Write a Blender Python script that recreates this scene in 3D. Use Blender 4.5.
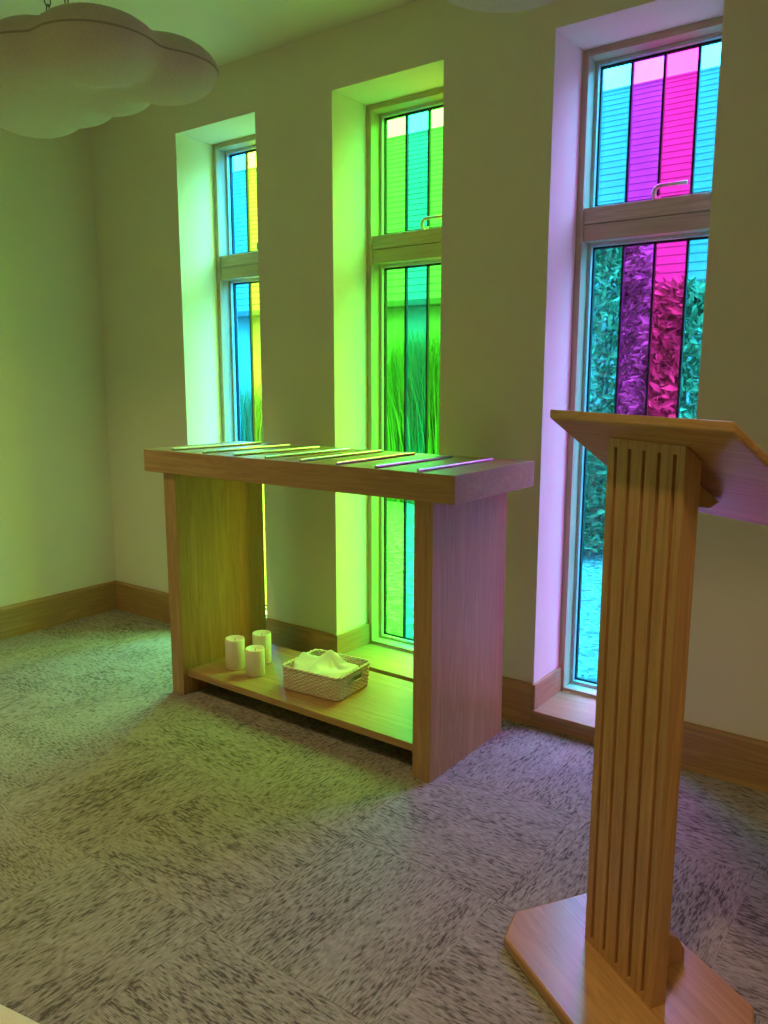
import bpy, bmesh, math, random
from mathutils import Vector, Matrix
random.seed(7)
for o in list(bpy.data.objects): bpy.data.objects.remove(o)
scene = bpy.context.scene
COL = scene.collection

# ------------------------------------------------------------------ camera
CAM = Vector((3.8536, -2.6322, 1.305)); YAW = 0.6376; PITCH = 0.1672; ROLL = 0.0009; FPX = 794.6
cd = bpy.data.cameras.new('camera'); cam = bpy.data.objects.new('camera', cd); COL.objects.link(cam)
fw = Vector((-math.sin(YAW)*math.cos(PITCH), math.cos(YAW)*math.cos(PITCH), -math.sin(PITCH)))
rt = Vector((math.cos(YAW), math.sin(YAW), 0)); up = rt.cross(fw)
r2 = rt*math.cos(ROLL) + up*math.sin(ROLL); u2 = -rt*math.sin(ROLL) + up*math.cos(ROLL)
m = Matrix((r2, u2, -fw)).transposed().to_4x4(); m.translation = CAM
cam.matrix_world = m
cd.sensor_fit = 'VERTICAL'; cd.sensor_height = 24.0; cd.lens = FPX*24.0/1024.0
cd.clip_start = 0.02; cd.clip_end = 300
scene.camera = cam

# ------------------------------------------------------------------ sky, lamps' strength, exposure
SKY = 50.0          # radiance of the overcast sky at the zenith
LAMP = 6.3         # watts of each ceiling downlight
scene.view_settings.view_transform = 'Standard'
scene.view_settings.look = 'None'
scene.view_settings.gamma = 1.0
scene.view_settings.use_curve_mapping = False
scene.view_settings.exposure = 0.0
w = bpy.data.worlds.new('overcast_sky'); scene.world = w; w.use_nodes = True
nt = w.node_tree; nt.nodes.clear()
tc = nt.nodes.new('ShaderNodeTexCoord'); sx = nt.nodes.new('ShaderNodeSeparateXYZ')
mx = nt.nodes.new('ShaderNodeMath'); mx.operation = 'MAXIMUM'; mx.inputs[1].default_value = 0
ma = nt.nodes.new('ShaderNodeMath'); ma.operation = 'MULTIPLY_ADD'; ma.inputs[1].default_value = 2*SKY/3; ma.inputs[2].default_value = SKY/3
bgn = nt.nodes.new('ShaderNodeBackground'); bgn.inputs[0].default_value = (0.93, 0.97, 1.0, 1)
wo = nt.nodes.new('ShaderNodeOutputWorld')
nt.links.new(tc.outputs['Generated'], sx.inputs[0]); nt.links.new(sx.outputs[2], mx.inputs[0])
nt.links.new(mx.outputs[0], ma.inputs[0]); nt.links.new(ma.outputs[0], bgn.inputs[1]); nt.links.new(bgn.outputs[0], wo.inputs[0])

# ------------------------------------------------------------------ dimensions (metres); window wall at y=0, left wall at x=0
RX1, RY0, CEIL = 5.0, -3.5, 2.6715
WX = [0.6715, 1.6399, 2.608]; WW = 0.5316; HEAD = 2.4444; REV = 0.227; WALL_T = 0.343
BASE_H = 0.165; BASE_T = 0.014; SILL = 0.066

# portals only guide the sampling of the sky through the three openings (they give no light themselves)
for x in WX:
    ld = bpy.data.lights.new('sky_portal', 'AREA'); ld.shape = 'RECTANGLE'; ld.size = WW; ld.size_y = HEAD - SILL
    ld.cycles.is_portal = True
    lo = bpy.data.objects.new('sky_portal', ld); COL.objects.link(lo)
    lo.location = (x + WW/2, WALL_T + 0.005, (HEAD + SILL)/2); lo.rotation_euler = (-math.pi/2, 0, 0)

# ------------------------------------------------------------------ helpers
def put(o, parent=None):
    COL.objects.link(o)
    if parent is not None: o.parent = parent
    return o
def obj(name, bm, mat, parent=None, smooth=False):
    me = bpy.data.meshes.new(name); bm.normal_update(); bm.to_mesh(me); bm.free()
    if mat is not None: me.materials.append(mat)
    if smooth:
        for p in me.polygons: p.use_smooth = True
    return put(bpy.data.objects.new(name, me), parent)
def empty(name, loc=(0, 0, 0), rz=0):
    o = put(bpy.data.objects.new(name, None)); o.location = loc; o.rotation_euler = (0, 0, rz); o.empty_display_size = 0.1
    return o
def tag(o, label, cat, group=None, kind=None):
    o['label'] = label; o['category'] = cat
    if group: o['group'] = group
    if kind: o['kind'] = kind
    return o
def box(bm, x0, x1, y0, y1, z0, z1, bev=0.0):
    vs = [bm.verts.new((x, y, z)) for z in (z0, z1) for y in (y0, y1) for x in (x0, x1)]
    fs = [bm.faces.new([vs[i] for i in q]) for q in ((0, 2, 3, 1), (4, 5, 7, 6), (0, 1, 5, 4), (2, 6, 7, 3), (0, 4, 6, 2), (1, 3, 7, 5))]
    if bev > 0:
        es = list({e for f in fs for e in f.edges})
        bmesh.ops.bevel(bm, geom=es, offset=bev, segments=2, affect='EDGES', profile=0.5)
    return bm
def prism(bm, pts, z0, z1, axis='z', bev=0.0, seg=2):
    """extrude a polygon; axis says along which axis it is extruded"""
    def P(a, b, c):
        return {'z': (a, b, c), 'x': (c, a, b), 'y': (a, c, b)}[axis]
    lo = [bm.verts.new(P(a, b, z0)) for a, b in pts]; hi = [bm.verts.new(P(a, b, z1)) for a, b in pts]
    n = len(pts); fs = [bm.faces.new(lo[::-1]), bm.faces.new(hi)]
    for i in range(n): fs.append(bm.faces.new((lo[i], lo[(i+1) % n], hi[(i+1) % n], hi[i])))
    bmesh.ops.recalc_face_normals(bm, faces=fs)
    if bev > 0:
        es = list({e for f in fs for e in f.edges})
        bmesh.ops.bevel(bm, geom=es, offset=bev, segments=seg, affect='EDGES', profile=0.5)
    return bm
def tube(bm, pts, r, n=8, closed=False, caps=True):
    pts = [Vector(p) for p in pts]; N = len(pts); rings = []; prev = None
    for i, p in enumerate(pts):
        a = pts[(i-1) % N] if (closed or i > 0) else p; b = pts[(i+1) % N] if (closed or i < N-1) else p
        t = (b - a).normalized()
        ref = prev if prev is not None else (Vector((0, 0, 1)) if abs(t.z) < 0.9 else Vector((1, 0, 0)))
        s = (ref - t*ref.dot(t)).normalized(); prev = s; q = t.cross(s)
        rr = r[i] if isinstance(r, (list, tuple)) else r
        rings.append([bm.verts.new(p + s*math.cos(2*math.pi*k/n)*rr + q*math.sin(2*math.pi*k/n)*rr) for k in range(n)])
    for i in range(N if closed else N-1):
        A, B = rings[i], rings[(i+1) % N]
        for k in range(n): bm.faces.new((A[k], A[(k+1) % n], B[(k+1) % n], B[k]))
    if caps and not closed: bm.faces.new(rings[0][::-1]); bm.faces.new(rings[-1])
    return bm
def lathe(bm, prof, cx, cy, n=32):
    rings = [[bm.verts.new((cx + r*math.cos(2*math.pi*k/n), cy + r*math.sin(2*math.pi*k/n), z)) for k in range(n)] for r, z in prof]
    for A, B in zip(rings, rings[1:]):
        for k in range(n): bm.faces.new((A[k], A[(k+1) % n], B[(k+1) % n], B[k]))
    bm.faces.new(rings[0][::-1]); bm.faces.new(rings[-1])
    return bm

# ------------------------------------------------------------------ materials
def mat(name):
    m = bpy.data.materials.new(name); m.use_nodes = True
    return m, m.node_tree, m.node_tree.nodes['Principled BSDF']
def ramp(nt, cols):
    r = nt.nodes.new('ShaderNodeValToRGB'); e = r.color_ramp.elements
    while len(e) < len(cols): e.new(0.5)
    for el, (p, c) in zip(e, cols): el.position = p; el.color = (*c, 1)
    return r
def coords(nt, scale, kind='Object', jitter=False):
    t = nt.nodes.new('ShaderNodeTexCoord'); mp = nt.nodes.new('ShaderNodeMapping'); mp.inputs['Scale'].default_value = scale
    nt.links.new(t.outputs[kind], mp.inputs[0])
    if jitter:
        oi = nt.nodes.new('ShaderNodeObjectInfo'); vm = nt.nodes.new('ShaderNodeVectorMath'); vm.operation = 'SCALE'
        cb = nt.nodes.new('ShaderNodeCombineXYZ')
        for k in range(3): nt.links.new(oi.outputs['Random'], cb.inputs[k])
        nt.links.new(cb.outputs[0], vm.inputs[0]); vm.inputs['Scale'].default_value = 37.0
        nt.links.new(vm.outputs[0], mp.inputs['Location'])
    return mp
def noise(nt, src, scale, detail=4, rough=0.55, dist=0.0):
    n = nt.nodes.new('ShaderNodeTexNoise'); n.inputs['Scale'].default_value = scale; n.inputs['Detail'].default_value = detail
    n.inputs['Roughness'].default_value = rough; n.inputs['Distortion'].default_value = dist
    nt.links.new(src.outputs[0], n.inputs['Vector']); return n
def bump(nt, b, src, strength, dist=0.002):
    bn = nt.nodes.new('ShaderNodeBump'); bn.inputs['Strength'].default_value = strength; bn.inputs['Distance'].default_value = dist
    nt.links.new(src, bn.inputs['Height']); nt.links.new(bn.outputs[0], b.inputs['Normal'])
def mixc(nt, a, b, fac, mode='MULTIPLY'):
    x = nt.nodes.new('ShaderNodeMix'); x.data_type = 'RGBA'; x.blend_type = mode
    if isinstance(fac, (int, float)): x.inputs[0].default_value = fac
    else: nt.links.new(fac, x.inputs[0])
    for s, i in ((a, 6), (b, 7)):
        if isinstance(s, tuple): x.inputs[i].default_value = (*s, 1)
        else: nt.links.new(s, x.inputs[i])
    return x.outputs[2]

def wood(name, axis, dark, light, rough=0.42, jitter=False):
    m, nt, b = mat(name)
    s = {'x': (0.55, 9, 9), 'y': (9, 0.55, 9), 'z': (9, 9, 0.55)}[axis]
    f = {'x': (4, 160, 160), 'y': (160, 4, 160), 'z': (160, 160, 4)}[axis]
    n1 = noise(nt, coords(nt, s, jitter=jitter), 2.2, 5, 0.6, 1.6)
    n2 = noise(nt, coords(nt, f, jitter=jitter), 1.0, 3, 0.6)
    wv = nt.nodes.new('ShaderNodeMath'); wv.operation = 'MULTIPLY'; wv.inputs[1].default_value = 34.0
    nt.links.new(n1.outputs[0], wv.inputs[0])
    sn = nt.nodes.new('ShaderNodeMath'); sn.operation = 'SINE'; nt.links.new(wv.outputs[0], sn.inputs[0])
    mr = nt.nodes.new('ShaderNodeMapRange'); mr.inputs[1].default_value = -1; mr.inputs[2].default_value = 1
    mr.inputs[3].default_value = 0.0; mr.inputs[4].default_value = 1.0; nt.links.new(sn.outputs[0], mr.inputs[0])
    mid = tuple((a+c)/2 for a, c in zip(dark, light))
    r1 = ramp(nt, [(0.0, tuple((a+2*c)/3 for a, c in zip(dark, light))), (0.7, light)]); nt.links.new(mr.outputs[0], r1.inputs[0])
    r2_ = ramp(nt, [(0.32, tuple(d/l for d, l in zip(dark, light))), (0.55, (1, 1, 1))]); nt.links.new(n2.outputs[0], r2_.inputs[0])
    r3 = ramp(nt, [(0.3, (0.82, 0.8, 0.78)), (0.7, (1.05, 1.05, 1.05))]); nt.links.new(n1.outputs[0], r3.inputs[0])
    c = mixc(nt, r1.outputs[0], r2_.outputs[0], 0.4); c = mixc(nt, c, r3.outputs[0], 1.0)
    nt.links.new(c, b.inputs['Base Color']); b.inputs['Roughness'].default_value = rough
    bump(nt, b, n2.outputs[0], 0.12, 0.001)
    return m
OAK_D, OAK_L = (0.29, 0.155, 0.055), (0.50, 0.30, 0.12)
M = {}
for ax in 'xyz': M['oak_'+ax] = wood('oak_'+ax, ax, OAK_D, OAK_L)
for ax in 'xyz': M['lect_'+ax] = wood('lectern_oak_'+ax, ax, (0.34, 0.17, 0.06), (0.56, 0.31, 0.125), 0.26)
for ax in 'xyz': M['ash_'+ax] = wood('ash_frame_'+ax, ax, (0.38, 0.29, 0.18), (0.62, 0.50, 0.33), 0.45)

def paint(name, col, rough=0.85):
    m, nt, b = mat(name); n = noise(nt, coords(nt, (1, 1, 1)), 180, 3)
    big = noise(nt, coords(nt, (1, 1, 1)), 1.3, 3)
    r = ramp(nt, [(0.3, tuple(c*0.96 for c in col)), (0.7, col)]); nt.links.new(big.outputs[0], r.inputs[0])
    nt.links.new(r.outputs[0], b.inputs['Base Color']); b.inputs['Roughness'].default_value = rough
    bump(nt, b, n.outputs[0], 0.08, 0.001); return m
M['wall'] = paint('wall_paint', (0.83, 0.79, 0.64))
M['ceil'] = paint('ceiling_paint', (0.85, 0.82, 0.74))

def plain(name, col, rough=0.5, metal=0.0, bumpy=0.0, scale=60):
    m, nt, b = mat(name); n = noise(nt, coords(nt, (1, 1, 1)), scale, 4)
    r = ramp(nt, [(0.3, tuple(c*0.88 for c in col)), (0.7, col)]); nt.links.new(n.outputs[0], r.inputs[0])
    nt.links.new(r.outputs[0], b.inputs['Base Color']); b.inputs['Roughness'].default_value = rough; b.inputs['Metallic'].default_value = metal
    if bumpy: bump(nt, b, n.outputs[0], bumpy)
    return m
M['alu'] = plain('aluminium_bead', (0.62, 0.64, 0.68), 0.4, 0.3)
M['lead'] = plain('black_lead', (0.012, 0.012, 0.015), 0.5)
M['steel'] = plain('polished_rod_steel', (0.70, 0.68, 0.66), 0.32, 1.0, 0, 20)
M['handle'] = plain('satin_handle', (0.62, 0.58, 0.54), 0.35, 0.6)
M['chain'] = plain('dark_chain', (0.10, 0.09, 0.08), 0.45, 0.8)
M['felt'] = plain('grey_felt', (0.66, 0.62, 0.48), 0.95, 0, 0.5, 140)
M['seam'] = plain('felt_seam', (0.40, 0.36, 0.27), 0.95, 0, 0.4, 200)
M['cloth'] = plain('cream_cloth', (0.85, 0.82, 0.70), 0.9, 0, 0.35, 300)
M['uphol'] = plain('cream_upholstery', (0.82, 0.76, 0.52), 0.9, 0, 0.35, 220)
M['black'] = plain('dark_plastic', (0.03, 0.03, 0.03), 0.5)
M['white'] = plain('white_trim', (0.8, 0.8, 0.78), 0.5)

m, nt, b = mat('candle_wax'); b.inputs['Base Color'].default_value = (0.86, 0.80, 0.62, 1); b.inputs['Roughness'].default_value = 0.45
b.inputs['Subsurface Weight'].default_value = 0.6; b.inputs['Subsurface Radius'].default_value = (0.02, 0.014, 0.007); b.inputs['Subsurface Scale'].default_value = 0.6
n = noise(nt, coords(nt, (1, 1, 0.5)), 40, 3); bump(nt, b, n.outputs[0], 0.08)
M['wax'] = m

m, nt, b = mat('seagrass_weave'); n = noise(nt, coords(nt, (1, 1, 3)), 90, 4)
r = ramp(nt, [(0.3, (0.58, 0.46, 0.31)), (0.55, (0.76, 0.64, 0.46)), (0.75, (0.86, 0.76, 0.58))]); nt.links.new(n.outputs[0], r.inputs[0])
nt.links.new(r.outputs[0], b.inputs['Base Color']); b.inputs['Roughness'].default_value = 0.7; bump(nt, b, n.outputs[0], 0.4)
M['weave'] = m

def carpet():
    m, nt, b = mat('carpet_tile_loop')
    # short dark dashes along the tile's x, on a taupe ground, with fine loop rows
    n1 = noise(nt, coords(nt, (42, 190, 1), jitter=True), 1.0, 2, 0.5, 0.0)
    n2 = noise(nt, coords(nt, (3, 9, 1), jitter=True), 1.0, 3, 0.5, 0.8)
    n3 = noise(nt, coords(nt, (60, 220, 1), jitter=True), 1.0, 2, 0.6)
    ad = nt.nodes.new('ShaderNodeMath'); ad.operation = 'MULTIPLY_ADD'; ad.inputs[1].default_value = 0.35
    nt.links.new(n2.outputs[0], ad.inputs[0]); nt.links.new(n1.outputs[0], ad.inputs[2])
    r1 = ramp(nt, [(0.51, (0.135, 0.122, 0.092)), (0.62, (0.32, 0.292, 0.226)), (0.82, (0.44, 0.402, 0.315))]); nt.links.new(ad.outputs[0], r1.inputs[0])
    r3 = ramp(nt, [(0.3, (0.62, 0.62, 0.62)), (0.65, (1.12, 1.12, 1.12))]); nt.links.new(n3.outputs[0], r3.inputs[0])
    # rows of loops
    mp = coords(nt, (1, 1, 1)); sp = nt.nodes.new('ShaderNodeSeparateXYZ'); nt.links.new(mp.outputs[0], sp.inputs[0])
    w1 = nt.nodes.new('ShaderNodeMath'); w1.operation = 'MULTIPLY'; w1.inputs[1].default_value = 2*math.pi/0.0046; nt.links.new(sp.outputs[1], w1.inputs[0])
    w2 = nt.nodes.new('ShaderNodeMath'); w2.operation = 'SINE'; nt.links.new(w1.outputs[0], w2.inputs[0])
    w3 = nt.nodes.new('ShaderNodeMath'); w3.operation = 'MULTIPLY_ADD'; w3.inputs[1].default_value = 0.5; w3.inputs[2].default_value = 0.5; nt.links.new(w2.outputs[0], w3.inputs[0])
    r4 = ramp(nt, [(0.0, (0.72, 0.72, 0.72)), (1.0, (1.1, 1.1, 1.1))]); nt.links.new(w3.outputs[0], r4.inputs[0])
    c = mixc(nt, r1.outputs[0], r3.outputs[0], 0.55); c = mixc(nt, c, r4.outputs[0], 0.8)
    nt.links.new(c, b.inputs['Base Color']); b.inputs['Roughness'].default_value = 0.97; b.inputs['Specular IOR Level'].default_value = 0.1
    h = nt.nodes.new('ShaderNodeMath'); h.operation = 'MULTIPLY_ADD'; h.inputs[1].default_value = 0.5
    nt.links.new(w3.outputs[0], h.inputs[0]); nt.links.new(n3.outputs[0], h.inputs[2])
    bump(nt, b, h.outputs[0], 0.5, 0.003)
    return m
M['carpet'] = carpet()

def glass(name, tint):
    # tint = light left after the whole pane; each of its two faces takes the square root of it
    m = bpy.data.materials.new(name); m.use_nodes = True; nt = m.node_tree; nt.nodes.clear()
    t = nt.nodes.new('ShaderNodeBsdfTransparent'); g = nt.nodes.new('ShaderNodeBsdfGlossy'); mixs = nt.nodes.new('ShaderNodeMixShader')
    out = nt.nodes.new('ShaderNodeOutputMaterial')
    n = noise(nt, coords(nt, (1, 1, 0.45)), 9, 4, 0.6, 1.5)
    lo = tuple((c**0.5)*0.94 for c in tint); hi = tuple(min(1, (c**0.5)*1.04) for c in tint)
    r = ramp(nt, [(0.3, lo), (0.7, hi)]); nt.links.new(n.outputs[0], r.inputs[0]); nt.links.new(r.outputs[0], t.inputs[0])
    g.inputs['Roughness'].default_value = 0.05; mixs.inputs[0].default_value = 0.04
    nt.links.new(t.outputs[0], mixs.inputs[1]); nt.links.new(g.outputs[0], mixs.inputs[2]); nt.links.new(mixs.outputs[0], out.inputs[0])
    return m
G = dict(cyan=glass('glass_cyan', (0.018, 0.29, 0.50)), violet=glass('glass_violet', (0.23, 0.022, 0.42)),
         magenta=glass('glass_magenta', (0.38, 0.013, 0.25)), lime=glass('glass_lime', (0.06, 0.60, 0.03)),
         teal=glass('glass_teal', (0.012, 0.46, 0.17)), yellow=glass('glass_yellow', (0.34, 0.74, 0.03)),
         amber=glass('glass_amber', (0.66, 0.58, 0.02)),
         blue=glass('glass_blue', (0.015, 0.40, 0.74)), aqua=glass('glass_aqua', (0.04, 0.74, 0.46)))

# ------------------------------------------------------------------ the room
def struct(name, bm, mt, label, cat, smooth=False):
    o = obj(name, bm, mt, None, smooth); tag(o, label, cat, kind='structure'); return o
bm = bmesh.new(); box(bm, 0, RX1, RY0, 0.0, -0.08, -0.008)
floor = struct('floor', bm, M['black'], 'grey carpet tile floor of the small quiet room', 'floor')
bm = bmesh.new(); T = 0.25
box(bm, -T+0.0002, T-0.0002, -T+0.0002, T-0.0002, -0.008, 0.0, 0.0)
top = [e for e in bm.edges if all(abs(v.co.z) < 1e-6 for v in e.verts)]
bmesh.ops.bevel(bm, geom=top, offset=0.0005, segments=1, affect='EDGES')
tile0 = obj('carpet_tile', bm, M['carpet'], floor)
k = 0
for i in range(10):
    for j in range(7):
        cx, cy = i*0.5 + 0.25, -j*0.5 - 0.25
        if cx > RX1: continue
        t = tile0 if k == 0 else put(tile0.copy(), floor)
        t.location = (cx, cy, 0); t.rotation_euler = (0, 0, (math.pi/2 if (i + j) % 2 else 0) + (math.pi if (i*7 + j*3) % 5 < 2 else 0)); k += 1
bm = bmesh.new(); box(bm, -0.2, RX1+0.2, RY0-0.2, WALL_T, CEIL, CEIL+0.15)
struct('ceiling', bm, M['ceil'], 'plain white painted ceiling above the clouds', 'ceiling')
bm = bmesh.new(); box(bm, -0.2, 0, RY0-0.2, WALL_T, -0.08, CEIL)
struct('wall_left', bm, M['wall'], 'plain white painted wall meeting the window wall at the corner', 'wall')
bm = bmesh.new(); box(bm, RX1, RX1+0.2, RY0-0.2, WALL_T, -0.08, CEIL)
struct('wall_right', bm, M['wall'], 'plain white painted wall opposite the corner wall', 'wall')
bm = bmesh.new(); box(bm, 0, RX1, RY0-0.2, RY0, -0.08, CEIL)
struct('wall_back', bm, M['wall'], 'plain white painted wall facing the windows', 'wall')
bm = bmesh.new(); xs = [0.0]
for x in WX: xs += [x, x+WW]
xs.append(RX1)
for a, c in zip(xs[::2], xs[1::2]): box(bm, a, c, 0, WALL_T, -0.3, CEIL)
for x in WX:
    box(bm, x, x+WW, 0, WALL_T, HEAD, CEIL); box(bm, x, x+WW, 0.0, WALL_T, -0.3, -0.001)
struct('wall_window', bm, M['wall'], 'white painted wall pierced by three tall stained glass windows', 'wall')

def skirting(name, label, p0, p1, nrm, mt):
    """a skirting board from p0 to p1; nrm points into the room; moulded top edge"""
    p0 = Vector(p0); p1 = Vector(p1); d = (p1-p0); L = d.length; d.normalize(); n = Vector(nrm)
    bm = bmesh.new(); prof = [(0, 0), (BASE_T, 0), (BASE_T, BASE_H-0.012), (BASE_T-0.004, BASE_H-0.006), (BASE_T-0.005, BASE_H), (0, BASE_H)]
    lo = [bm.verts.new(Vector((p0.x, p0.y, 0)) + n*a + Vector((0, 0, z))) for a, z in prof]
    hi = [bm.verts.new(Vector((p1.x, p1.y, 0)) + n*a + Vector((0, 0, z))) for a, z in prof]
    k = len(prof); fs = [bm.faces.new(lo), bm.faces.new(hi[::-1])]
    for i in range(k): fs.append(bm.faces.new((lo[i], hi[i], hi[(i+1) % k], lo[(i+1) % k])))
    bmesh.ops.recalc_face_normals(bm, faces=fs)
    return struct(name, bm, mt, label, 'skirting board')
skirting('baseboard_left', 'oak skirting board along the corner wall', (0, RY0, 0), (0, 0, 0), (1, 0, 0), M['oak_y'])
skirting('baseboard_right', 'oak skirting board along the wall opposite the corner wall', (RX1, RY0, 0), (RX1, 0, 0), (-1, 0, 0), M['oak_y'])
skirting('baseboard_back', 'oak skirting board along the wall facing the windows', (0, RY0, 0), (RX1, RY0, 0), (0, 1, 0), M['oak_x'])
lab = ['oak skirting board between the room corner and the first window', 'oak skirting board between the first window and the green window, behind the altar',
       'oak skirting board between the green window and the pink window', 'oak skirting board running on past the pink window behind the lectern']
for i, (a, c) in enumerate(zip(xs[::2], xs[1::2])):
    e0 = BASE_T*0 if i == 0 else 0
    skirting('baseboard_window', lab[i], (a + (BASE_T if i == 0 else -0.0), 0, 0), (c, 0, 0), (0, -1, 0), M['oak_x'])

# ------------------------------------------------------------------ windows
def make_window(idx, label, cols):
    x0 = WX[idx]; wn = empty('window_%d' % (idx+1), (x0, REV, SILL)); tag(wn, label, 'window', kind='structure')
    def P(name, bm, mt, par=wn, smooth=False): return obj(name, bm, mt, par, smooth)
    H = HEAD - SILL; FW = 0.024; FD = 0.062      # outer frame: face width and depth
    # local coordinates: x along the wall, y outwards from the frame's front face, z from the sill
    for a, c in ((0.0, FW), (WW-FW, WW)):
        bm = bmesh.new(); box(bm, a, c, 0, FD+0.05, 0, H, 0.0015); P('frame_jamb', bm, M['ash_z'])
    bm = bmesh.new(); box(bm, FW, WW-FW, 0, FD+0.05, H-FW, H, 0.0015); P('frame_head', bm, M['ash_x'])
    bm = bmesh.new(); box(bm, FW, WW-FW, 0, FD+0.05, 0, 0.016, 0.0015); P('frame_bottom_rail', bm, M['ash_x'])
    t0, t1 = 1.797-SILL, 1.913-SILL; tm = (t0+t1)/2
    bm = bmesh.new(); box(bm, FW, WW-FW, 0.012, FD+0.05, t0, tm-0.001, 0.002); box(bm, FW, WW-FW, 0.010, FD+0.05, tm+0.001, t1, 0.002)
    P('transom', bm, M['ash_x'])
    GY = 0.085                                   # glass plane behind the frame's front
    for name, z0, z1 in (('upper_sash', t1, H-FW), ('lower_sash', 0.016, t0)):
        bw = 0.013
        bm = bmesh.new()
        box(bm, FW, FW+bw, FD, FD+0.04, z0, z1, 0.001); box(bm, WW-FW-bw, WW-FW, FD, FD+0.04, z0, z1, 0.001)
        box(bm, FW+bw, WW-FW-bw, FD, FD+0.04, z0, z0+bw, 0.001); box(bm, FW+bw, WW-FW-bw, FD, FD+0.04, z1-bw, z1, 0.001)
        sash = P(name, bm, M['alu'])
        gx0, gx1, gz0, gz1 = FW+bw, WW-FW-bw, z0+bw, z1-bw
        # black lead border and bars between the strips
        pw = (gx1-gx0)/4; lw = 0.0045
        bm = bmesh.new()
        box(bm, gx0, gx0+0.006, GY-0.005, GY+0.009, gz0, gz1); box(bm, gx1-0.006, gx1, GY-0.005, GY+0.009, gz0, gz1)
        box(bm, gx0, gx1, GY-0.005, GY+0.009, gz0, gz0+0.007); box(bm, gx0, gx1, GY-0.005, GY+0.009, gz1-0.007, gz1)
        P('lead_border', bm, M['lead'], sash)
        for k in range(4):
            bm = bmesh.new(); box(bm, gx0+k*pw+0.001, gx0+(k+1)*pw-0.001, GY, GY+0.004, gz0+0.002, gz1-0.002); P('pane', bm, G[cols[k]], sash)
            if k:
                bm = bmesh.new(); box(bm, gx0+k*pw-lw, gx0+k*pw+lw, GY-0.005, GY+0.009, gz0+0.007, gz1-0.007, 0.001); P('lead_bar', bm, M['lead'], sash)
    # lever handle on the upper sash
    hx = 0.268; hz = t1 + 0.004
    bm = bmesh.new(); tube(bm, [(hx, FD-0.004, hz), (hx, FD-0.02, hz+0.002), (hx, FD-0.028, hz+0.02), (hx+0.003, FD-0.029, hz+0.034), (hx+0.016, FD-0.03, hz+0.043), (hx+0.05, FD-0.03, hz+0.044), (hx+0.112, FD-0.03, hz+0.043)],
                           [0.009, 0.009, 0.0085, 0.008, 0.0075, 0.007, 0.0065], 10); h = P('handle', bm, M['handle'], wn, True)
    bm = bmesh.new(); box(bm, hx-0.013, hx+0.013, FD-0.006, FD+0.006, hz-0.008, hz+0.016, 0.002); P('handle_plate', bm, M['handle'], h)
    # window board (sill) and its plinth, flush with the skirting
    bm = bmesh.new(); box(bm, 0.0, WW, -REV-BASE_T-0.006, 0.004, -0.02, 0.0, 0.003); P('sill', bm, M['oak_x'])
    bm = bmesh.new(); box(bm, 0.0, WW, -REV-BASE_T+0.006, -REV+0.02, -SILL, -0.02); P('sill_plinth', bm, M['oak_x'])
    for a in (0, 1):
        bm = bmesh.new()
        if a == 0: box(bm, 0.0, BASE_T, -REV-BASE_T+0.0, -0.001, 0.0, BASE_H-SILL, 0.002)
        else: box(bm, WW-BASE_T, WW, -REV-BASE_T, -0.001, 0.0, BASE_H-SILL, 0.002)
        P('reveal_skirting', bm, M['oak_y'])
make_window(0, 'tall narrow stained glass window with blue and yellow strips, nearest the room corner', ['blue', 'yellow', 'aqua', 'yellow'])
make_window(1, 'tall narrow stained glass window with lime and teal strips behind the altar', ['lime', 'teal', 'lime', 'amber'])
make_window(2, 'tall narrow stained glass window with cyan, violet and magenta strips behind the lectern', ['cyan', 'violet', 'magenta', 'cyan'])

# ------------------------------------------------------------------ ceiling downlights (out of the frame; they cast the warm light of the room)
def downlight(x, y, lab, k=1.0):
    e = empty('downlight', (x, y, CEIL)); tag(e, lab, 'ceiling light', 'ceiling downlights')
    bm = bmesh.new(); lathe(bm, [(0.045, -0.001), (0.05, -0.006), (0.062, -0.006), (0.066, 0.0)], 0, 0, 32); obj('trim_ring', bm, M['white'], e, False)
    ld = bpy.data.lights.new('lamp', 'AREA'); ld.shape = 'DISK'; ld.size = 0.08; ld.energy = LAMP*k; ld.color = (1.0, 0.69, 0.36); ld.spread = math.radians(115)
    lo = put(bpy.data.objects.new('lamp', ld), e); lo.location = (0, 0, -0.008)
downlight(3.47, -1.82, 'recessed round downlight in the ceiling just before the lectern')
downlight(0.9, -2.0, 'recessed round downlight in the ceiling towards the corner wall', 1.9)
downlight(4.5, -2.5, 'recessed round downlight in the ceiling away from the corner wall')

# ------------------------------------------------------------------ altar table
TX0, TX1, TY0, TY1, TZ, TT = 1.1546, 2.630, -0.6281, -0.099, 1.0197, 0.089
LX0, RX, LW, LY0, LY1 = 1.2453, 2.5399, 0.0706, -0.6059, -0.1207
altar = empty('altar_table', ((TX0+TX1)/2, (TY0+TY1)/2, 0)); tag(altar, 'oak altar table with thick top, panel legs and low shelf before the windows', 'table')
ax_, ay_ = altar.location.x, altar.location.y
bm = bmesh.new(); box(bm, TX0-ax_, TX1-ax_, TY0-ay_, TY1-ay_, TZ-TT, TZ, 0.002); obj('tabletop', bm, M['oak_x'], altar)
for a in (LX0, RX-LW):
    bm = bmesh.new(); box(bm, a-ax_, a+LW-ax_, LY0-ay_, LY1-ay_, 0, TZ-TT, 0.002); obj('leg', bm, M['oak_z'], altar)
bm = bmesh.new(); box(bm, LX0+LW-ax_, RX-LW-ax_, -0.583-ay_, -0.135-ay_, 0.0764, 0.104, 0.002); obj('shelf', bm, M['oak_x'], altar)

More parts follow.
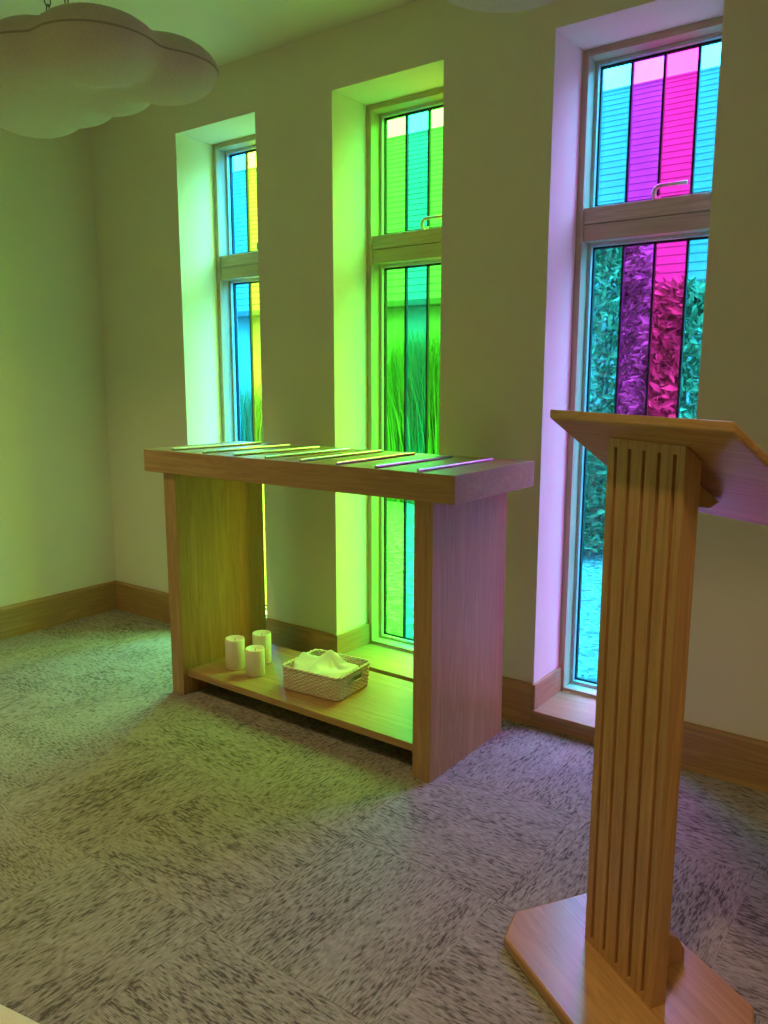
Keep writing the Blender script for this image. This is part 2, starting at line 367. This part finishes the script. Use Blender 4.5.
# ------------------------------------------------------------------ eight metal rods on the table
fr = [(1.305, -0.600), (1.492, -0.609), (1.668, -0.613), (1.828, -0.611), (2.0, -0.616), (2.164, -0.618), (2.325, -0.617), (2.494, -0.624)]
bk = [(1.362, -0.166), (1.526, -0.165), (1.701, -0.174), (1.857, -0.170), (2.007, -0.160), (2.168, -0.165), (2.34, -0.174), (2.505, -0.175)]
ORD = ['first', 'second', 'third', 'fourth', 'fifth', 'sixth', 'seventh', 'eighth']
for k, ((xa, ya), (xb, yb)) in enumerate(zip(fr, bk)):
    L = math.hypot(xb-xa, yb-ya)
    bm = bmesh.new(); tube(bm, [(0, -L/2, 0), (0, -L/2+0.002, 0), (0, L/2-0.002, 0), (0, L/2, 0)], [0.0042, 0.0052, 0.0052, 0.0042], 14)
    o = obj('metal_rod', bm, M['steel'], None, False); o.location = ((xa+xb)/2, (ya+yb)/2, TZ+0.0052); o.rotation_euler = (0, 0, math.atan2(yb-ya, xb-xa) - math.pi/2)
    tag(o, 'thin polished metal rod across the altar top, %s from the end nearest the room corner' % ORD[k], 'rod', 'metal rods on the altar')

# ------------------------------------------------------------------ candles on the shelf
SH = 0.104
for (cx, cy, r_, h_, lb) in ((1.458, -0.445, 0.0405, 0.130, 'ivory pillar candle standing beside the altar end panel and furthest from the basket'),
                             (1.580, -0.449, 0.0395, 0.113, 'shortest ivory pillar candle standing in front of the other two'),
                             (1.500, -0.330, 0.0400, 0.131, 'ivory pillar candle at the back of the trio, nearest the window wall')):
    e = empty('pillar_candle', (cx, cy, SH)); tag(e, lb, 'candle', 'pillar candles on the altar shelf')
    bm = bmesh.new(); prof = [(r_-0.003, 0), (r_, 0.003), (r_, h_-0.004), (r_-0.002, h_), (r_-0.005, h_-0.001), (r_-0.010, h_-0.008), (r_*0.4, h_-0.013), (0.003, h_-0.014)]
    lathe(bm, prof, 0, 0, 36); body = obj('wax_body', bm, M['wax'], e, True)
    bm = bmesh.new(); tube(bm, [(0, 0, h_-0.015), (0.0005, 0, h_-0.008), (0.002, 0.001, h_-0.002)], 0.0012, 6); obj('wick', bm, M['black'], e)

# ------------------------------------------------------------------ woven basket
BK = empty('wicker_basket', (1.898, -0.373, SH), math.radians(4.5)); tag(BK, 'small rectangular woven seagrass basket on the altar shelf', 'basket')
def rrect(hw, hd, rad, n):
    """n points evenly along a rounded rectangle, with outward normals; starts on the +x side"""
    segs = []; L1 = 2*(hd-rad); L2 = 2*(hw-rad); A = math.pi/2*rad; tot = 2*L1 + 2*L2 + 4*A; out = []
    for i in range(n):
        s = tot*i/n - 0.0
        s = (s + 0) % tot
        parts = [('l', (hw, -hd+rad), (0, 1), L1, (1, 0)), ('a', (hw-rad, hd-rad), 0, A, None), ('l', (hw-rad, hd), (-1, 0), L2, (0, 1)), ('a', (-hw+rad, hd-rad), 90, A, None),
                 ('l', (-hw, hd-rad), (0, -1), L1, (-1, 0)), ('a', (-hw+rad, -hd+rad), 180, A, None), ('l', (-hw+rad, -hd), (1, 0), L2, (0, -1)), ('a', (hw-rad, -hd+rad), 270, A, None)]
        for p in parts:
            if s <= p[3] or p is parts[-1]:
                if p[0] == 'l': out.append((p[1][0]+p[2][0]*s, p[1][1]+p[2][1]*s, p[4][0], p[4][1]))
                else:
                    t = math.radians(p[2]) + s/rad; out.append((p[1][0]+rad*math.cos(t), p[1][1]+rad*math.sin(t), math.cos(t), math.sin(t)))
                break
            s -= p[3]
    return out
BW, BD, BH, BR = 0.136, 0.114, 0.098, 0.022
def hole(x, y, z): return abs(x) > BW-0.012 and abs(y) < 0.047 and 0.046 < z < 0.078
rows = 12; rh = (BH-0.012)/rows; stakes = 68; ns = stakes*4
bm = bmesh.new()
for rw in range(rows):
    zc = 0.004 + rh*(rw+0.5); flare = 0.004*(zc/BH)
    pts = rrect(BW+flare-0.004, BD+flare-0.004, BR, ns); rings = []
    for i, (x, y, nx, ny) in enumerate(pts):
        off = 0.0016*math.sin(2*math.pi*i/8 + (math.pi if rw % 2 else 0))
        c = Vector((x+nx*off, y+ny*off, zc)); ring = []
        for q in range(6):
            t = 2*math.pi*q/6; ring.append(bm.verts.new(c + Vector((nx, ny, 0))*math.cos(t)*0.0024 + Vector((0, 0, 1))*math.sin(t)*rh*0.50))
        rings.append((ring, hole(x, y, zc)))
    for i in range(ns):
        A, ha = rings[i]; B, hb = rings[(i+1) % ns]
        if ha or hb: continue
        for q in range(6): bm.faces.new((A[q], A[(q+1) % 6], B[(q+1) % 6], B[q]))
for v in [v for v in bm.verts if not v.link_faces]: bm.verts.remove(v)
o = obj('woven_wall', bm, M['weave'], BK, True); o['kind'] = 'stuff'
bm = bmesh.new()
for i, (x, y, nx, ny) in enumerate(rrect(BW-0.004, BD-0.004, BR, stakes)):
    segs = [(0.002, 0.048), (0.077, BH-0.008)] if hole(x, y, 0.065) else [(0.002, BH-0.008)]
    for z0, z1 in segs: tube(bm, [(x, y, z0), (x+nx*0.003, y+ny*0.003, z1)], 0.0020, 5)
o = obj('stakes', bm, M['weave'], BK, True); o['kind'] = 'stuff'
bm = bmesh.new(); rp = rrect(BW, BD, BR+0.002, 160)
for ph in (0, math.pi):
    tube(bm, [(x+nx*0.003*math.cos(i*2*math.pi/8+ph), y+ny*0.003*math.cos(i*2*math.pi/8+ph), BH-0.006+0.003*math.sin(i*2*math.pi/8+ph)) for i, (x, y, nx, ny) in enumerate(rp)], 0.0040, 7, closed=True)
obj('rim', bm, M['weave'], BK, True)
for sgn in (1, -1):
    bm = bmesh.new(); xw = sgn*(BW-0.001)
    tube(bm, [(xw, y, z) for y, z in ((-0.047, 0.049), (0.047, 0.049), (0.047, 0.077), (-0.047, 0.077))], 0.0030, 6, closed=True)
    obj('handle_binding', bm, M['weave'], BK, True)
bm = bmesh.new(); pp = [(x, y) for x, y, _, _ in rrect(BW-0.006, BD-0.006, BR-0.002, 48)]; prism(bm, pp, 0.0005, 0.005); obj('base', bm, M['weave'], BK)

# cloth heaped in the basket
def cloth_bm():
    bm = bmesh.new(); N = 64; vs = []
    rng = random.Random(3); folds = [(rng.uniform(0, math.pi), rng.uniform(16, 42), rng.uniform(0, 6.3), rng.uniform(0.002, 0.005)) for _ in range(9)]
    for j in range(N+1):
        for i in range(N+1):
            a = i/N*2-1; c = j/N*2-1
            u = a*0.108; v = c*0.098
            z = 0.074 + sum(am*math.sin(fq*(u*math.cos(t)+v*math.sin(t))*1.3+ph) for t, fq, ph, am in folds)
            # peaked fold rising towards the back
            d = abs((u+0.028) - 0.25*(v-0.05)); ridge = max(0, 1 - d/0.055); ridge = ridge*ridge*(3-2*ridge)
            along = max(0, min(1, (v+0.075)/0.13)); fall = max(0, min(1, (0.098-v)/0.03))
            z += 0.040*ridge*along*fall
            an = math.atan2(v-0.05, u+0.03); ds_ = math.hypot(v-0.05, u+0.03); z += 0.0055*math.sin(7*an+2*math.sin(2*an))*min(1, (ds_/0.07)**2)*max(0, 1-ds_/0.16)
            # corner of the cloth spilling over the rim at the -x end
            k = max(0, min(1, (-u-0.06)/0.04)) * max(0, min(1, (v+0.09)/0.05))*max(0, min(1, (0.07-v)/0.05))
            z += 0.030*k*(1-0.2*max(0, (-u-0.09)/0.02)); u -= 0.024*k
            e = max(abs(a), abs(c)); z -= 0.030*max(0, (e-0.86)/0.14)*(1-k)
            vs.append(bm.verts.new((u, v, z)))
    for j in range(N):
        for i in range(N):
            q = j*(N+1)+i; bm.faces.new((vs[q], vs[q+1], vs[q+N+2], vs[q+N+1]))
    return bm
cl = obj('folded_cloth', cloth_bm(), M['cloth'], None, True); cl.location = (BK.location.x, BK.location.y, SH+0.002); cl.rotation_euler = BK.rotation_euler
sm = cl.modifiers.new('thickness', 'SOLIDIFY'); sm.thickness = 0.0025
tag(cl, 'crumpled pale cloth heaped inside the woven basket', 'cloth')

# ------------------------------------------------------------------ lectern
LE = empty('lectern', (3.3422, -1.0936, 0), -0.5622); tag(LE, 'oak lectern with fluted column and sloping desk on an eight-sided base', 'lectern')
bl, br, bf, bb, ch, bh = -0.252, 0.252, -0.171, 0.204, 0.0676, 0.030
pts = [(bl+ch, bf), (br-ch, bf), (br, bf+ch), (br, bb-ch), (br-ch, bb), (bl+ch, bb), (bl, bb-ch), (bl, bf+ch)]
bm = bmesh.new(); prism(bm, pts, 0.001, bh, bev=0.005, seg=3); obj('base', bm, M['lect_x'], LE)
# desk: underside follows the fitted slope
df, db, zh, zl, dt = -0.045, 0.235, 1.238, 1.0164, 0.0155
sl = (zl+dt - zh)/(db-df)                      # slope of the top surface
def desk_under(v): return zh - dt*1.28 + sl*(v-df)
w2_ = 0.1122; t_ = 0.038
bm = bmesh.new(); g = 0.0052; gd = 0.008; gz0, gz1 = 0.046, 1.166
gc = [-0.0865+0.0432*k for k in range(5)]
topf, topb = desk_under(0.0)-0.001, desk_under(t_)-0.001
def slab(x0, x1, y0, y1, z0, z1a, z1b):
    vs = [bm.verts.new(p) for p in ((x0, y0, z0), (x1, y0, z0), (x1, y1, z0), (x0, y1, z0), (x0, y0, z1a), (x1, y0, z1a), (x1, y1, z1b), (x0, y1, z1b))]
    for q in ((0, 3, 2, 1), (4, 5, 6, 7), (0, 1, 5, 4), (1, 2, 6, 5), (2, 3, 7, 6), (3, 0, 4, 7)): bm.faces.new([vs[i] for i in q])
slab(-w2_, w2_, gd, t_, bh, desk_under(gd)-0.001, topb)
ed = [-w2_] + [x for c in gc for x in (c-g, c+g)] + [w2_]
for a, c in zip(ed[::2], ed[1::2]): slab(a, c, 0, gd, bh, topf, desk_under(gd)-0.001)
for c in gc:
    slab(c-g, c+g, 0, gd, bh, gz0, gz0); 
    slab(c-g, c+g, 0, gd, gz1, topf, desk_under(gd)-0.001)
obj('fluted_panel', bm, M['lect_z'], LE)
# spine behind the panel, flaring into brackets under the desk and on the base
pr = [(t_, bh), (0.160, bh), (0.160, 0.060), (0.140, 0.094), (0.106, 0.112), (0.075, 0.115), (0.075, 1.054), (0.112, 1.054), (0.145, 1.049), (0.168, desk_under(0.168)-0.001), (t_, desk_under(t_)-0.001)]
bm = bmesh.new(); prism(bm, pr, -0.03, 0.03, axis='x'); obj('spine', bm, M['lect_z'], LE)
# desk board
bm = bmesh.new(); dp = [(df, zh-dt*1.28), (df, zh), (db, zl+dt), (db, zl-dt*0.28+0.004)]
prism(bm, dp, -0.2667, 0.2667, axis='x', bev=0.004, seg=3); desk = obj('desk', bm, M['lect_x'], LE)
nrm = Vector((0, -sl, 1)).normalized()
bm = bmesh.new(); prism(bm, [(db-0.022, zl+dt-sl*0.022), (db-0.022, zl+dt-sl*0.022+0.022), (db-0.004, zl+dt-sl*0.004+0.022), (db-0.004, zl+dt-sl*0.004)], -0.24, 0.24, axis='x', bev=0.003); obj('book_ledge', bm, M['lect_x'], desk)

# ------------------------------------------------------------------ felt clouds
def cloud(loc, circles, half, lab, hooks):
    e = empty('cloud_panel', loc); tag(e, lab, 'acoustic cloud', 'felt clouds hanging from the ceiling')
    cx = sum(c[0] for c in circles)/len(circles); cy = sum(c[1] for c in circles)/len(circles)
    def sdf(x, y): # smooth union, positive inside
        ds = [r-math.hypot(x-a, y-b) for a, b, r in circles]; kk = 75.0; mxv = max(ds)
        return mxv + math.log(sum(math.exp(kk*(d-mxv)) for d in ds))/kk
    N = 220; K = 16; out = []
    for i in range(N):
        t = 2*math.pi*i/N; lo, hi = 0.0, 2.5
        # outermost crossing
        r = 1.6
        while r > 0 and sdf(cx+r*math.cos(t), cy+r*math.sin(t)) < 0: r -= 0.01
        lo, hi = r, r+0.01
        for _ in range(14):
            md = (lo+hi)/2
            if sdf(cx+md*math.cos(t), cy+md*math.sin(t)) < 0: hi = md
            else: lo = md
        out.append((math.cos(t), math.sin(t), lo))
    bm = bmesh.new(); Rr = 0.16
    def hgt(x, y):
        d = max(0, min(1, sdf(x, y)/Rr)); return half*math.sqrt(max(0, 1-(1-d)**2))
    seam = [bm.verts.new((cx+c*r-loc[0], cy+s*r-loc[1], 0)) for c, s, r in out]
    for sg in (1, -1):
        prev = seam
        for k in range(1, K):
            f = 1-(k/K)**1.7
            ring = []
            for c, s, r in out:
                x, y = cx+c*r*f, cy+s*r*f; ring.append(bm.verts.new((x-loc[0], y-loc[1], sg*hgt(x, y))))
            for i in range(N):
                q = (prev[i], prev[(i+1) % N], ring[(i+1) % N], ring[i]); bm.faces.new(q if sg > 0 else q[::-1])
            prev = ring
        cv = bm.verts.new((cx-loc[0], cy-loc[1], sg*hgt(cx, cy)))
        for i in range(N):
            q = (prev[i], prev[(i+1) % N], cv); bm.faces.new(q if sg > 0 else q[::-1])
    body = obj('felt_body', bm, M['felt'], e, True)
    bm = bmesh.new(); tube(bm, [(cx+c*(r-0.0005)-loc[0], cy+s*(r-0.0005)-loc[1], 0) for c, s, r in out], 0.0028, 6, closed=True); obj('seam', bm, M['seam'], body, True)
    for hx, hy in hooks:
        bm = bmesh.new(); z = hgt(hx, hy) - 0.004; ztop = CEIL - loc[2]; k = 0; ll = 0.030
        while z < ztop - 0.012:
            L2 = []
            for q in range(14):
                t = 2*math.pi*q/14; a = 0.0075*math.cos(t); bz = ll*0.5*math.sin(t) + ll*0.42
                L2.append((hx-loc[0]+(a if k % 2 == 0 else a*0.35), hy-loc[1]+(0 if k % 2 == 0 else a), min(z+bz, ztop)))
            tube(bm, L2, 0.0016, 5, closed=True); z += ll*0.80; k += 1
        obj('chain', bm, M['chain'], e, True)
    return e
circ = [(1.79, -1.185, 0.172), (1.80, -0.975, 0.165), (1.56, -1.00, 0.15), (1.36, -1.015, 0.165), (1.17, -1.015, 0.165), (1.62, -1.25, 0.15), (1.42, -1.38, 0.16), (1.20, -1.30, 0.19), (1.45, -1.15, 0.25), (1.25, -1.15, 0.22)]
cloud((1.48, -1.15, 2.21), circ, 0.085, 'large cream felt cloud hanging on chains by the room corner', [(1.735, -1.295), (1.815, -1.29), (1.35, -1.45), (1.15, -1.38)])
c2 = [(2.93, -0.93, 0.20), (3.15, -0.98, 0.18), (3.38, -1.0, 0.2), (2.98, -1.15, 0.22), (3.25, -1.2, 0.24), (3.5, -1.2, 0.2), (3.2, -1.35, 0.18)]
cloud((3.2, -1.12, 2.215), c2, 0.070, 'smaller cream felt cloud hanging between the green and pink windows', [(3.05, -1.1), (3.4, -1.1)])

# ------------------------------------------------------------------ cream upholstered bench, only its corner in view
BE = empty('upholstered_bench', (2.59, -2.452, 0), math.radians(10.5)); tag(BE, 'cream upholstered bench standing on the carpet opposite the altar', 'bench')
bm = bmesh.new(); box(bm, -0.60, 0.60, -0.22, 0.245, 0.33, 0.45, 0.025); obj('seat_cushion', bm, M['uphol'], BE, True)
bm = bmesh.new(); box(bm, -0.57, 0.57, -0.20, 0.20, 0.28, 0.33); obj('frame', bm, M['oak_x'], BE)
for sx_ in (-0.54, 0.54):
    for sy_ in (-0.17, 0.17):
        bm = bmesh.new(); prism(bm, [(sx_-0.022, sy_-0.022), (sx_+0.022, sy_-0.022), (sx_+0.022, sy_+0.022), (sx_-0.022, sy_+0.022)], 0.001, 0.28, bev=0.002); obj('leg', bm, M['oak_z'], BE)

# ------------------------------------------------------------------ outside
m, nt, b = mat('pale_gravel'); v = nt.nodes.new('ShaderNodeTexVoronoi'); v.inputs['Scale'].default_value = 34
mp = coords(nt, (1, 1, 1)); nt.links.new(mp.outputs[0], v.inputs['Vector'])
r = ramp(nt, [(0.0, (0.06, 0.058, 0.052)), (0.5, (0.15, 0.144, 0.135)), (1.0, (0.26, 0.25, 0.235))])
sp = nt.nodes.new('ShaderNodeSeparateColor'); nt.links.new(v.outputs['Color'], sp.inputs[0]); nt.links.new(sp.outputs[0], r.inputs[0])
nt.links.new(r.outputs[0], b.inputs['Base Color']); b.inputs['Roughness'].default_value = 0.95; bump(nt, b, v.outputs['Distance'], 0.8, 0.02)
M['gravel'] = m
bm = bmesh.new(); box(bm, -45, 30, WALL_T, 60, -0.4, -0.12)
o = struct('ground', bm, M['gravel'], 'pale gravel yard outside the windows', 'ground')

def leafmat(name, a, c):
    m, nt, b = mat(name); oi = nt.nodes.new('ShaderNodeNewGeometry')
    r = ramp(nt, [(0.0, a), (1.0, c)]); nt.links.new(oi.outputs['Random Per Island'], r.inputs[0]); nt.links.new(r.outputs[0], b.inputs['Base Color'])
    b.inputs['Roughness'].default_value = 0.5; return m
M['leaf_a'] = leafmat('shrub_leaf', (0.07, 0.115, 0.055), (0.18, 0.25, 0.12))
M['leaf_b'] = leafmat('grass_leaf', (0.04, 0.075, 0.02), (0.10, 0.16, 0.045))
M['bark'] = plain('bark', (0.05, 0.04, 0.03), 0.9, 0, 0.5)
def shrub(name, cx, cy, rx, ry, h, n, seed, lab, leaf=0.115, blade=False):
    rng = random.Random(seed); e = empty(name, (cx, cy, -0.12)); tag(e, lab, 'shrub')
    bm = bmesh.new()
    for _ in range(n):
        if blade:
            x, y = max(-rx, min(rx, rng.gauss(0, rx*0.5))), max(-ry, min(ry, rng.gauss(0, ry*0.5))); L = h*rng.uniform(0.62, 1.0); a = rng.uniform(0, 6.283); lean = rng.uniform(0.03, 0.3)*L; wd = rng.uniform(0.008, 0.018)
            d = Vector((math.cos(a), math.sin(a), 0)); s = Vector((-d.y, d.x, 0))*wd; prev = None
            for k in range(5):
                f = k/4; p = Vector((x, y, 0.0)) + d*lean*f*f + Vector((0, 0, L*(f-0.18*f*f))); ww = s*(1-f*0.92)
                cur = (bm.verts.new(p-ww), bm.verts.new(p+ww))
                if prev: bm.faces.new((prev[0], prev[1], cur[1], cur[0]))
                prev = cur
        else:
            while True:
                x, y, z = rng.uniform(-1, 1), rng.uniform(-1, 1), rng.uniform(-1, 1); q = x*x+y*y+z*z
                if 0.2 < x*x+y*y < 1 or (z > 0.8 and x*x+y*y < 1): break
            bulge = 1 + 0.18*math.sin(5*math.atan2(y, x)+seed) * math.cos(4*z)
            tp = 1 - 0.55*max(0, z)**2; p = Vector((x*rx*bulge*tp, y*ry*bulge*tp, h*0.52 + z*h*0.48)); L = leaf*rng.uniform(0.6, 1.3)
            d = Vector((x + rng.gauss(0, 0.6), y + rng.gauss(0, 0.6), 0.3 + rng.gauss(0, 0.5))).normalized()
            s = d.cross(Vector((rng.gauss(0, 1), rng.gauss(0, 1), rng.gauss(0, 1)))).normalized(); nn = d.cross(s)
            a, b2, c, m1 = p, p+d*L*0.5+s*L*0.2, p+d*L - nn*L*0.15, p+d*L*0.5-s*L*0.2
            bm.faces.new([bm.verts.new(q_) for q_ in (a, b2, c, m1)])
    o = obj('foliage', bm, M['leaf_b' if blade else 'leaf_a'], e); o['kind'] = 'stuff'
    if not blade:
        bm = bmesh.new()
        for k in range(5):
            a = k*1.26+seed; tube(bm, [(0.05*math.cos(a), 0.05*math.sin(a), 0), (rx*0.25*math.cos(a), ry*0.25*math.sin(a), h*0.4), (rx*0.5*math.cos(a), ry*0.5*math.sin(a), h*0.8)], [0.02, 0.014, 0.006], 6)
        obj('stems', bm, M['bark'], e)
    return e
shrub('leafy_shrub', 0.98, 4.65, 0.50, 0.5, 2.7, 6500, 3, 'tall leafy shrub outside behind the cyan and violet glass strips')
shrub('leafy_shrub', 2.07, 3.75, 0.42, 0.42, 2.1, 5500, 11, 'lower leafy shrub outside behind the magenta glass strip')
shrub('leafy_shrub', 1.2, 3.5, 0.32, 0.36, 1.0, 2600, 21, 'low leafy shrub outside at the foot of the cyan glass strip', leaf=0.10)
shrub('tall_grass', -1.3, 5.3, 0.8, 0.5, 2.45, 6000, 5, 'clump of tall bright grass outside behind the lime glass strips', blade=True)
shrub('tall_grass', -5.2, 5.9, 0.6, 0.5, 1.7, 1600, 6, 'clump of tall grass outside behind the yellow glass strip', blade=True)

HS = empty('house', (-4, 8, -0.12)); tag(HS, 'single-storey building outside with a dark tiled roof', 'building')
EY, EZ, RY_, RZ = 8.0, 2.49, 12.0, 6.33; X0, X1 = -26.0, 12.0
m, nt, b = mat('pale_render'); n = noise(nt, coords(nt, (1, 1, 1)), 6, 4)
r = ramp(nt, [(0.3, (0.15, 0.145, 0.13)), (0.7, (0.20, 0.19, 0.17))]); nt.links.new(n.outputs[0], r.inputs[0]); nt.links.new(r.outputs[0], b.inputs['Base Color']); b.inputs['Roughness'].default_value = 0.9
M['render'] = m
m, nt, b = mat('slate_tile'); br_ = nt.nodes.new('ShaderNodeTexBrick'); mp = coords(nt, (1, 1, 1)); nt.links.new(mp.outputs[0], br_.inputs['Vector'])
oi = noise(nt, coords(nt, (1.2, 1.2, 6)), 3, 3); r = ramp(nt, [(0.3, (0.042, 0.041, 0.042)), (0.7, (0.058, 0.056, 0.056))]); nt.links.new(oi.outputs[0], r.inputs[0]); nt.nodes.remove(br_)
nt.links.new(r.outputs[0], b.inputs['Base Color']); b.inputs['Roughness'].default_value = 0.75
M['slate'] = m
bm = bmesh.new(); box(bm, X0+4, X1+4, EY+0.25-8, 16-8, 0, EZ+0.12); obj('wall', bm, M['render'], HS)
bm = bmesh.new(); nc = 30; sl2 = (RZ-EZ)/(RY_-EY)
for k in range(nc):        # courses of tiles, each lapping over the one below
    y0 = EY + (RY_-EY)*k/nc; y1 = EY + (RY_-EY)*(k+1)/nc + 0.05
    z0 = EZ + sl2*(y0-EY) + 0.040; z1 = EZ + sl2*(y1-EY) + 0.02
    prism(bm, [(y0-8, z0-0.02+0.12), (y0-8, z0+0.12), (y1-8, z1+0.12), (y1-8, z1-0.03+0.12)], X0+4, X1+4, axis='x')
o = obj('tile_courses', bm, M['slate'], HS); o['kind'] = 'stuff'
bm = bmesh.new(); prism(bm, [(RY_-8, RZ+0.1), (RY_-8, RZ+0.12), (16-8, EZ+0.14), (16-8, EZ+0.10)], X0+4, X1+4, axis='x'); obj('roof_back_slope', bm, M['slate'], HS)
bm = bmesh.new(); tube(bm, [(X0+4, 4.0, RZ+0.12+0.0), (X1+4, 4.0, RZ+0.10)], 0.05, 10); obj('ridge', bm, M['slate'], HS)
bm = bmesh.new(); box(bm, X0+4, X1+4, -0.10, 0.02, EZ+0.04, EZ+0.16, 0.02); obj('gutter', bm, M['black'], HS)
